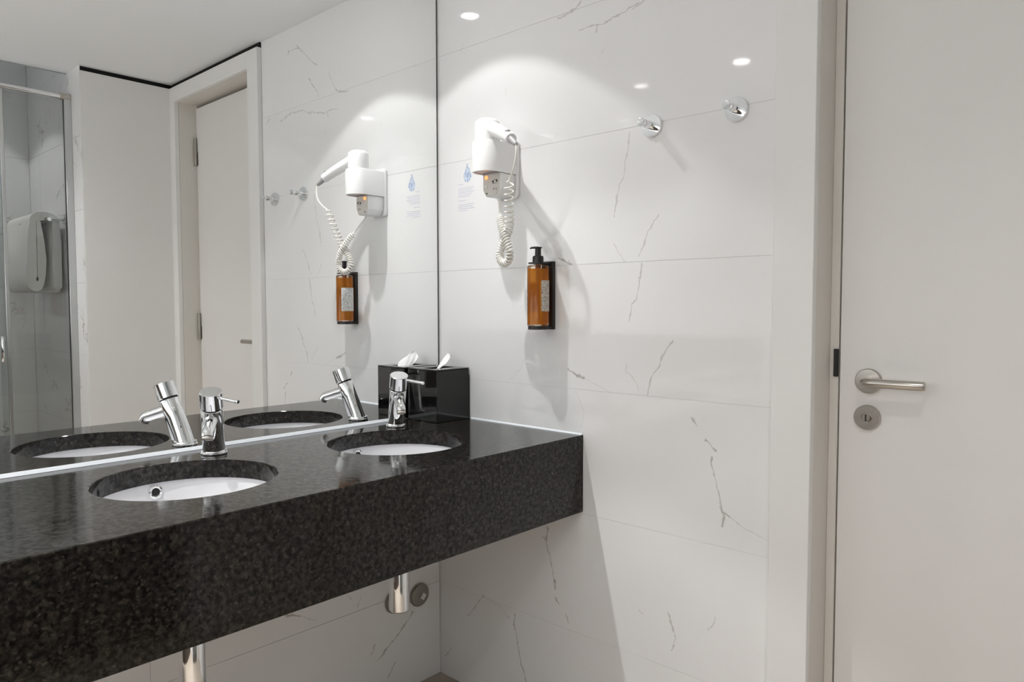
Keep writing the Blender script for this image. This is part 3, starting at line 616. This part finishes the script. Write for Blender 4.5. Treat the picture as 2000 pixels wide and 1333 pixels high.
hd = thing('hair_dryer', 'white hotel hair dryer hanging in its wall holder with coiled cream cord', 'hair dryer', (-0.085, -0.302, 1.60))
BXc = (-0.087, -0.302, 0)
brl = finish('barrel', lathe(bmesh.new(), [(0.0325, 1.600), (0.0340, 1.604), (0.0345, 1.648), (0.0350, 1.66), (0.0350, 1.700), (0.0335, 1.7055), (0.0290, 1.7090), (0.0285, 1.7075), (0.018, 1.7120), (0.0, 1.7135)], BXc, seg=40), 'white_plastic', hd)
gr = bmesh.new()
for r in (0.010, 0.0165, 0.0225): lathe(gr, [(r, 1.7125-r*0.05), (r+0.0016, 1.7138-r*0.07), (r+0.0032, 1.7120-r*0.08)], BXc, seg=32, cap=False)
finish('air_grille', gr, 'white_plastic', brl)
hp = [(-0.088, -0.312, 1.690), (-0.098, -0.340, 1.678), (-0.112, -0.375, 1.662), (-0.124, -0.408, 1.646), (-0.133, -0.432, 1.633), (-0.1345, -0.4355, 1.631)]
hnd = finish('handle', tube(bmesh.new(), spline(hp, 5), [0.0205-0.0065*k/25 for k in range(25)]+[0.011], 20), 'white_plastic', hd)
finish('switch', Bx(-0.140, -0.128, -0.428, -0.416, 1.6505, 1.6565, bev=0.001), 'grey_plastic', hnd)
sr = spline([(-0.134, -0.433, 1.632), (-0.138, -0.447, 1.622), (-0.1425, -0.459, 1.613), (-0.1435, -0.4615, 1.610)], 4)
finish('strain_relief', tube(bmesh.new(), sr, [0.0105-0.0066*k/12 for k in range(13)], 14), 'grey_plastic', hnd)
lead = spline([(-0.1430, -0.4605, 1.612), (-0.1465, -0.4640, 1.592), (-0.1455, -0.4570, 1.560), (-0.137, -0.437, 1.535), (-0.131, -0.4255, 1.527)], 6)
axis = spline([(-0.131, -0.4255, 1.527), (-0.124, -0.418, 1.500), (-0.110, -0.405, 1.450), (-0.097, -0.391, 1.406), (-0.089, -0.366, 1.372), (-0.087, -0.350, 1.344), (-0.091, -0.354, 1.322), (-0.096, -0.375, 1.3115), (-0.102, -0.397, 1.322), (-0.104, -0.401, 1.345), (-0.104, -0.387, 1.378), (-0.098, -0.368, 1.406), (-0.087, -0.352, 1.430), (-0.078, -0.343, 1.445)], 40)
tail = spline([(-0.078, -0.343, 1.445), (-0.067, -0.330, 1.468), (-0.055, -0.318, 1.490), (-0.048, -0.312, 1.506)], 5)
def coil(ax_pts, r, pitch0, pitch1):
    tot = [0.0]
    for a, b in zip(ax_pts[:-1], ax_pts[1:]): tot.append(tot[-1] + (b-a).length)
    Ltot = tot[-1]; out = []; ph = 0.0; s = 0.0; u = None; k = 0
    step = 1.0/13
    while s < Ltot:
        while k < len(tot)-2 and tot[k+1] < s: k += 1
        f = (s - tot[k])/max(1e-9, tot[k+1]-tot[k]); p = ax_pts[k].lerp(ax_pts[k+1], f)
        t = (ax_pts[min(k+1, len(ax_pts)-1)] - ax_pts[max(k-1, 0)]).normalized()
        if u is None: u = frame_of(t)[0]
        u = (u - t*u.dot(t)).normalized(); v = t.cross(u)
        end = min(1.0, s/0.012, (Ltot-s)/0.012)
        out.append(p + (u*math.cos(ph) + v*math.sin(ph))*r*(1 - 0.24*min(1, max(0, (s/Ltot-0.3)/0.12)))*max(0.05, end))
        g = s/Ltot
        pt = pitch0 + (pitch1-pitch0)*min(1, max(0, (g-0.12)/0.3))
        ph += 2*PI*step; s += pt*step
    return out
cc = coil(axis, 0.0112, 0.0165, 0.0080)
finish('coiled_cord', tube(bmesh.new(), lead[:-1] + cc + tail[1:], 0.0027, 7), 'cord', hd, smooth=60)

# ------------------------------------------------------------------ printed drop and notice on the tiles
st = thing('wall_notice', 'pale blue water-drop emblem with faint small print on the tiled wall', 'sign', (0, -0.131, 1.48))
dots, dots2 = bmesh.new(), bmesh.new(); zc = 1.588
rnd = random.Random(3); rr = 0
for iz in range(13):
    for iy in range(9):
        y = -0.131 + (iy-4)*0.0042 + (0.0021 if iz % 2 else 0); z = 1.5735 + iz*0.0042
        f = (z-1.5735)/0.0525
        hw = 0.0175*math.sqrt(max(0, 1-((f-0.30)/0.36)**2)) if f < 0.30 else 0.0175*(1-((f-0.30)/0.72))**1.15
        if abs(y+0.131) < hw + 0.0006:
            r = 0.0011 + 0.0009*rnd.random()
            lathe(dots if rnd.random() < 0.42 else dots2, [(r, 0.00005), (r, 0.0003), (0, 0.0003)], (0, y, z), (-1, 0, 0), 8)
finish('drop_dots', dots, 'blue', st, smooth=0); finish('drop_pale_dots', dots2, 'pale_blue', st, smooth=0)
txt = bmesh.new(); z = 1.566
for i, ln in enumerate((0.30, 0, 0.92, 0.85, 0.97, 0.80, 0.66, 0, 0.42, 0, 0.95, 0.88, 0.97, 0.55)):
    y = -0.091 ; yend = -0.091 - 0.073*ln
    while ln and y > yend:
        l = rnd.uniform(0.003, 0.0085); prism(txt, [(y, z), (y, z+0.0017), (max(yend, y-l), z+0.0017), (max(yend, y-l), z)], -0.0003, -0.00005, (1, 2), 0); y -= l + 0.0014
    z -= 0.0062
finish('small_print', txt, 'text', st, smooth=0)

# ------------------------------------------------------------------ soap bottle and bracket
BX_, BY_, BR = -0.0455, -0.4515, 0.0298
br = thing('soap_bracket', 'black wall bracket holding the amber soap bottle', 'bracket', (0, BY_, 1.131))
finish('back_plate', Bx(-0.0115, -0.0005, -0.4755, -0.4345, 1.131, 1.317, bev=0.0008), 'black_matt', br)
finish('tray', lathe(bmesh.new(), [(0.026, 1.1315), (0.0275, 1.1325), (0.0275, 1.1405), (0.0, 1.1405)], (BX_, BY_, 0), seg=36), 'black_matt', br)
finish('tray_arm', Bx(BX_, -0.011, BY_-0.0215, BY_+0.0215, 1.1316, 1.1404), 'black_matt', br, smooth=0)
nk = bmesh.new(); lathe(nk, [(0.0125, 1.3095), (0.0265, 1.3095), (0.0265, 1.3125), (0.0125, 1.3125), (0.0125, 1.3095)], (BX_, BY_, 0), seg=36, cap=False)
box(nk, BX_+0.014, -0.011, BY_-0.019, BY_+0.019, 1.3096, 1.3124)
finish('neck_ring', nk, 'black_matt', br)
bo = thing('soap_bottle', 'amber pump soap bottle with black pump and paper labels on the tiled wall', 'soap bottle', (BX_, BY_, 1.141))
finish('bottle_shell', lathe(bmesh.new(), [(0.0, 1.1412), (BR-0.002, 1.1412), (BR, 1.1435), (BR, 1.3020), (BR-0.0015, 1.3045), (BR-0.004, 1.3055), (0.0118, 1.3065), (0.0118, 1.314)], (BX_, BY_, 0), seg=48, cap=False), 'bottle', bo, smooth=40)
finish('liquid_soap', lathe(bmesh.new(), [(0.0, 1.1455), (BR-0.003, 1.1455), (BR-0.0012, 1.148), (BR-0.0012, 1.2955), (0.0, 1.2955)], (BX_, BY_, 0), seg=48, cap=False), 'amber', bo, smooth=40)
pu = finish('pump', lathe(bmesh.new(), [(0.0150, 1.3135), (0.0150, 1.3265), (0.0138, 1.330), (0.0085, 1.3315), (0.0080, 1.3500), (0.0105, 1.3515), (0.0105, 1.3545), (0.0, 1.3555)], (BX_, BY_, 0), seg=28), 'black_matt', bo)
nd = Vector((-0.62, 0.78, 0)).normalized(); c0 = Vector((BX_, BY_, 1.3530))
finish('nozzle', tube(bmesh.new(), [c0, c0+nd*0.012, c0+nd*0.0185+Vector((0, 0, -0.0006)), c0+nd*0.0215+Vector((0, 0, -0.003))], [0.0034, 0.0030, 0.0026, 0.0022], 10), 'black_matt', pu)
finish('dip_tube', tube(bmesh.new(), [(BX_, BY_, 1.308), (BX_, BY_, 1.262), (BX_+0.001, BY_-0.001, 1.258), (BX_+0.002, BY_-0.002, 1.15)], [0.0080, 0.0062, 0.0028, 0.0028], 12), 'brown', bo)
def arc_label(a0, a1, z0, z1):
    b = bmesh.new(); n = 18; R0, R1 = BR+0.0002, BR+0.0006; rows = []
    for i in range(n+1):
        a = math.radians(a0 + (a1-a0)*i/n); rows.append([b.verts.new((BX_+r*math.cos(a), BY_+r*math.sin(a), z)) for r, z in ((R1, z0), (R1, z1), (R0, z1), (R0, z0))])
    for p, q in zip(rows[:-1], rows[1:]):
        for k in range(4): b.faces.new((p[k], q[k], q[(k+1) % 4], p[(k+1) % 4]))
    b.faces.new(rows[0]); b.faces.new(rows[-1]); return b
finish('front_label', arc_label(34, 147, 1.178, 1.260), 'labelA', bo); finish('back_label', arc_label(238, 302, 1.181, 1.264), 'labelB', bo)

# ------------------------------------------------------------------ robe hooks
def make_hook(loc, label):
    t = thing('robe_hook', label, 'hook', loc, 'chrome robe hooks'); O = Vector(loc)
    finish('wall_plate', lathe(bmesh.new(), [(0.0262, 0.0003), (0.0268, 0.002), (0.0268, 0.0075), (0.0260, 0.0085), (0.0, 0.0085)], O, (-1, 0, 0), 40), 'chrome', t)
    finish('peg', lathe(bmesh.new(), [(0.0098, 0.0083), (0.0098, 0.041), (0.0088, 0.0425), (0.0068, 0.043), (0.0068, 0.047)], O, (-1, 0, 0), 30), 'chrome', t)
    finish('knob', lathe(bmesh.new(), [(0.0068, 0.0465), (0.0098, 0.048), (0.0102, 0.050), (0.0102, 0.0555), (0.0092, 0.057), (0.0, 0.0575)], O, (-1, 0, 0), 30), 'chrome', t)
    return t
h1 = make_hook((0, -0.779, 1.6305), 'chrome robe hook nearer the hair dryer, casting a long shadow')
dup(h1, (0, -0.9955, 1.6305), 'chrome robe hook nearer the white door casing')

# ------------------------------------------------------------------ plumbing under the counter
def make_trap(loc, label):
    t = thing('bottle_trap', label, 'drain pipe', loc, 'chrome bottle traps'); O = Vector(loc)
    finish('trap_body', lathe(bmesh.new(), [(0.0, 0.0), (0.0235, 0.0), (0.0262, 0.003), (0.0262, 0.165), (0.0225, 0.172), (0.0, 0.172)], O, seg=36), 'chrome', t)
    finish('inlet_pipe', lathe(bmesh.new(), [(0.016, 0.17), (0.016, 0.215), (0.021, 0.217), (0.021, 0.2335)], O, seg=28), 'chrome', t)
    finish('outlet_pipe', tube(bmesh.new(), [O+Vector((0, 0.02, 0.135)), O+Vector((0, 0.2783, 0.135))], 0.016, 20), 'chrome', t)
    return t
t1 = make_trap((SINKS[0][0], -0.273, 0.418), 'chrome bottle trap under the basin nearer the camera')
dup(t1, (SINKS[1][0]+0.003, -0.273, 0.411), 'chrome bottle trap hanging under the counter beside the round wall valve')
def make_valve(loc, label):
    t = thing('wall_valve', label, 'valve', loc, 'round wall valve plates'); O = Vector(loc)
    finish('cover_plate', lathe(bmesh.new(), [(0.036, 0.0003), (0.037, 0.002), (0.0365, 0.007), (0.033, 0.011), (0.014, 0.0125), (0.0, 0.0125)], O, (0, -1, 0), 40), 'darksteel', t)
    b = bmesh.new(); bmesh.ops.create_cube(b, size=1)
    for v in b.verts: v.co = Vector((v.co.x*0.019, v.co.y*0.012, v.co.z*0.019))
    bmesh.ops.rotate(b, verts=b.verts, cent=(0, 0, 0), matrix=Matrix.Rotation(math.radians(40), 3, 'Y'))
    bmesh.ops.translate(b, verts=b.verts, vec=O + Vector((0, -0.0182, 0)))
    bmesh.ops.bevel(b, geom=list(b.edges), offset=0.001, segments=1, affect='EDGES')
    finish('square_spindle', b, 'chrome', t, smooth=0)
    return t
v1 = make_valve((-0.0905, 0.006, 0.2865), 'round chrome wall valve plate nearest the tiled corner under the counter')
dup(v1, (-0.186, 0.006, 0.295), 'round chrome wall valve plate half hidden behind the drain pipe')

# ------------------------------------------------------------------ shower screen, towel rail and towel (seen in the mirror)
ss = thing('shower_screen', 'clear glass shower screen with chrome head rail and sliding door', 'shower screen', (-0.93, YG, 0))
finish('fixed_pane', Bx(-0.72, XS-0.022, YG-0.003, YG+0.003, 0.02, 2.150), 'glass', ss, smooth=0)
sp_ = finish('sliding_pane', Bx(-1.43, -0.700, YG+0.017, YG+0.023, 0.03, 2.140), 'slide_glass', ss, smooth=0)
finish('pane_edge_profile', Bx(-0.700, -0.686, YG+0.013, YG+0.027, 0.03, 2.140, bev=0.001), 'alu', sp_)
finish('pull_handle', tube(bmesh.new(), [(-0.722, YG+0.022, 0.96), (-0.722, YG+0.045, 0.96), (-0.722, YG+0.05, 0.972), (-0.722, YG+0.05, 1.05), (-0.722, YG+0.045, 1.06), (-0.722, YG+0.022, 1.06)], 0.006, 12), 'chrome', sp_)
pf = bmesh.new(); box(pf, XS-0.030, XS-0.0005, YG-0.012, YG-0.004, 0.0, 2.148, bev=0.001); box(pf, XS-0.030, XS-0.0005, YG+0.004, YG+0.016, 0.0, 2.148, bev=0.001)
finish('wall_profile', pf, 'alu', ss)
finish('wall_seal', Bx(XS-0.031, XS-0.020, YG-0.004, YG+0.004, 0.0, 2.148), 'black_matt', ss, smooth=0)
finish('head_rail', lathe(bmesh.new(), [(0.0115, 0.0), (0.0115, 1.02)], (XS-0.012, YG+0.006, 2.160), (-1, 0, 0), 24), 'chrome', ss)
finish('rail_socket', lathe(bmesh.new(), [(0.0150, 0.0005), (0.0155, 0.002), (0.0155, 0.046), (0.0145, 0.047)], (XS, YG+0.006, 2.160), (-1, 0, 0), 24), 'satin', ss)
finish('bottom_track', Bx(-1.448, XS-0.001, YG-0.014, YG+0.03, 0.0, 0.02, bev=0.002), 'satin', ss)
tr_ = thing('towel_rail', 'chrome towel rail on the shower side wall behind the glass', 'towel rail', (XS, -2.42, 1.60))
finish('rail_bar', tube(bmesh.new(), [(-0.487, -2.190, 1.606), (-0.487, -2.66, 1.606)], 0.0085, 16), 'chrome', tr_)
for yy in (-2.212, -2.635):
    pst = finish('post', tube(bmesh.new(), [(XS-0.006, yy, 1.611), (-0.482, yy, 1.606)], 0.0065, 14), 'chrome', tr_)
    finish('wall_flange', lathe(bmesh.new(), [(0.024, 0.0005), (0.024, 0.006), (0.021, 0.009), (0.0, 0.009)], (XS, yy, 1.613), (-1, 0, 0), 30), 'chrome', pst)
tw = thing('bath_towel', 'thick white folded bath towel hanging over the rail in the shower', 'towel', (-0.49, -2.40, 1.26))
def towel_half(xa, xb, ztop, zbot, y0, y1, lens, wav):
    """thick folded slab: rounded lower fold, slight waves along its length"""
    b = bmesh.new(); prof = []; n = 12; xm = (xa+xb)/2; hw = (xb-xa)/2
    for k in range(n+1):                           # down the outer side
        f = k/n; prof.append((xm - hw*(0.45+0.55*math.sin(PI*(0.12+0.62*f))) , ztop - (ztop-zbot-hw*0.9)*f))
    for k in range(1, 8):                          # around the bottom
        a = PI*k/8; prof.append((xm - hw*0.94*math.cos(a), zbot + hw*0.9 - hw*0.9*math.sin(a)))
    for k in range(n+1):
        f = 1-k/n; prof.append((xm + hw*(0.45+0.55*math.sin(PI*(0.12+0.62*f))), ztop - (ztop-zbot-hw*0.9)*f))
    m_ = len(prof); rings = []; ns = 14
    for s in range(ns+1):
        g = s/ns; y = y0 + (y1-y0)*g; sk = 1 - 0.10*(2*g-1)**6; dz = lens*(g-0.5)
        end = 0.86 if s in (0, ns) else 1.0
        rings.append([b.verts.new((xm + (p[0]-xm)*sk*end + wav*math.sin(g*9+p[1]*14), y + 0.006*math.sin(p[1]*30+s), p[1] + dz*(ztop-p[1]))) for p in prof])
    for a, c in zip(rings[:-1], rings[1:]):
        for i in range(m_): b.faces.new((a[i], a[(i+1) % m_], c[(i+1) % m_], c[i]))
    b.faces.new(rings[0]); b.faces.new(rings[-1]); return b
def front_roll():
    b = bmesh.new(); xm = -0.538
    left = [(1.602, -0.0215), (1.56, -0.031), (1.50, -0.040), (1.42, -0.0455), (1.35, -0.0475), (1.305, -0.043), (1.277, -0.030), (1.264, -0.012)]
    right = [(1.263, 0.010), (1.272, 0.026), (1.295, 0.038), (1.345, 0.0440), (1.42, 0.0435), (1.50, 0.0395), (1.56, 0.033), (1.602, 0.026)]
    slit = [(1.602, 0.0065), (1.54, 0.0062), (1.50, 0.0078), (1.46, 0.0058), (1.40, 0.0055), (1.335, 0.0050), (1.325, 0.0090), (1.312, 0.0060), (1.312, -0.0010), (1.325, -0.0040), (1.335, 0.0020), (1.40, 0.0030), (1.46, 0.0035), (1.50, 0.0028), (1.54, 0.0040), (1.602, 0.0045)]
    prof = [(xm+x, z) for z, x in left+right+slit]; nl = len(left)+len(right); rings = []; ns = 22
    for s_ in range(ns+1):
        g = s_/ns; y = -2.222 - 0.405*g; e = min(g, 1-g)*ns
        k = 0.88 if e < 0.5 else (0.965 if e < 1.5 else 1.0); ring = []
        for i, (x, z) in enumerate(prof):
            wv = 0.0022*math.sin(g*17 + z*9) + 0.0030*math.sin(g*7.0 - z*21) if i < nl else 0.0
            if i < 8: wv -= 0.0035*math.exp(-((g-0.42)/0.04)**2)*-1
            ring.append(b.verts.new((xm + (x-xm)*k + wv, y, 1.44 + (z-1.44)*(1-(1-k)*0.25) + 0.012*(g-0.3)*(1.6-z))))
        rings.append(ring)
    n = len(prof)
    for a_, c_ in zip(rings[:-1], rings[1:]):
        for i in range(n): b.faces.new((a_[i], a_[(i+1) % n], c_[(i+1) % n], c_[i]))
    b.faces.new(rings[0]); b.faces.new(rings[-1]); return b
finish('front_fold', front_roll(), 'towel', tw, smooth=60)
finish('back_fold', towel_half(-0.476, -0.424, 1.600, 1.275, -2.228, -2.620, 0.0, 0.0012), 'towel', tw, smooth=70)
finish('back_hem', towel_half(-0.470, -0.430, 1.42, 1.262, -2.240, -2.610, 0.0, 0.001), 'towel', tw, smooth=70)
tp = bmesh.new(); ns, na = 14, 14; rg = []
for s in range(ns+1):
    y = -2.224 - 0.400*s/ns; ring = []
    for k in range(na+1):
        a = PI*k/na; ring.append(tp.verts.new((-0.4985 - 0.0615*math.cos(a), y, 1.592 + 0.050*math.sin(a)**0.8)))
    for k in range(na, -1, -1):
        a = PI*k/na; ring.append(tp.verts.new((-0.489 - 0.0105*math.cos(a), y, 1.602 + 0.014*math.sin(a))))
    rg.append(ring)
for a, c in zip(rg[:-1], rg[1:]):
    n = len(a)
    for i in range(n): tp.faces.new((a[i], a[(i+1) % n], c[(i+1) % n], c[i]))
tp.faces.new(rg[0]); tp.faces.new(rg[-1])
finish('top_fold', tp, 'towel', tw, smooth=70)
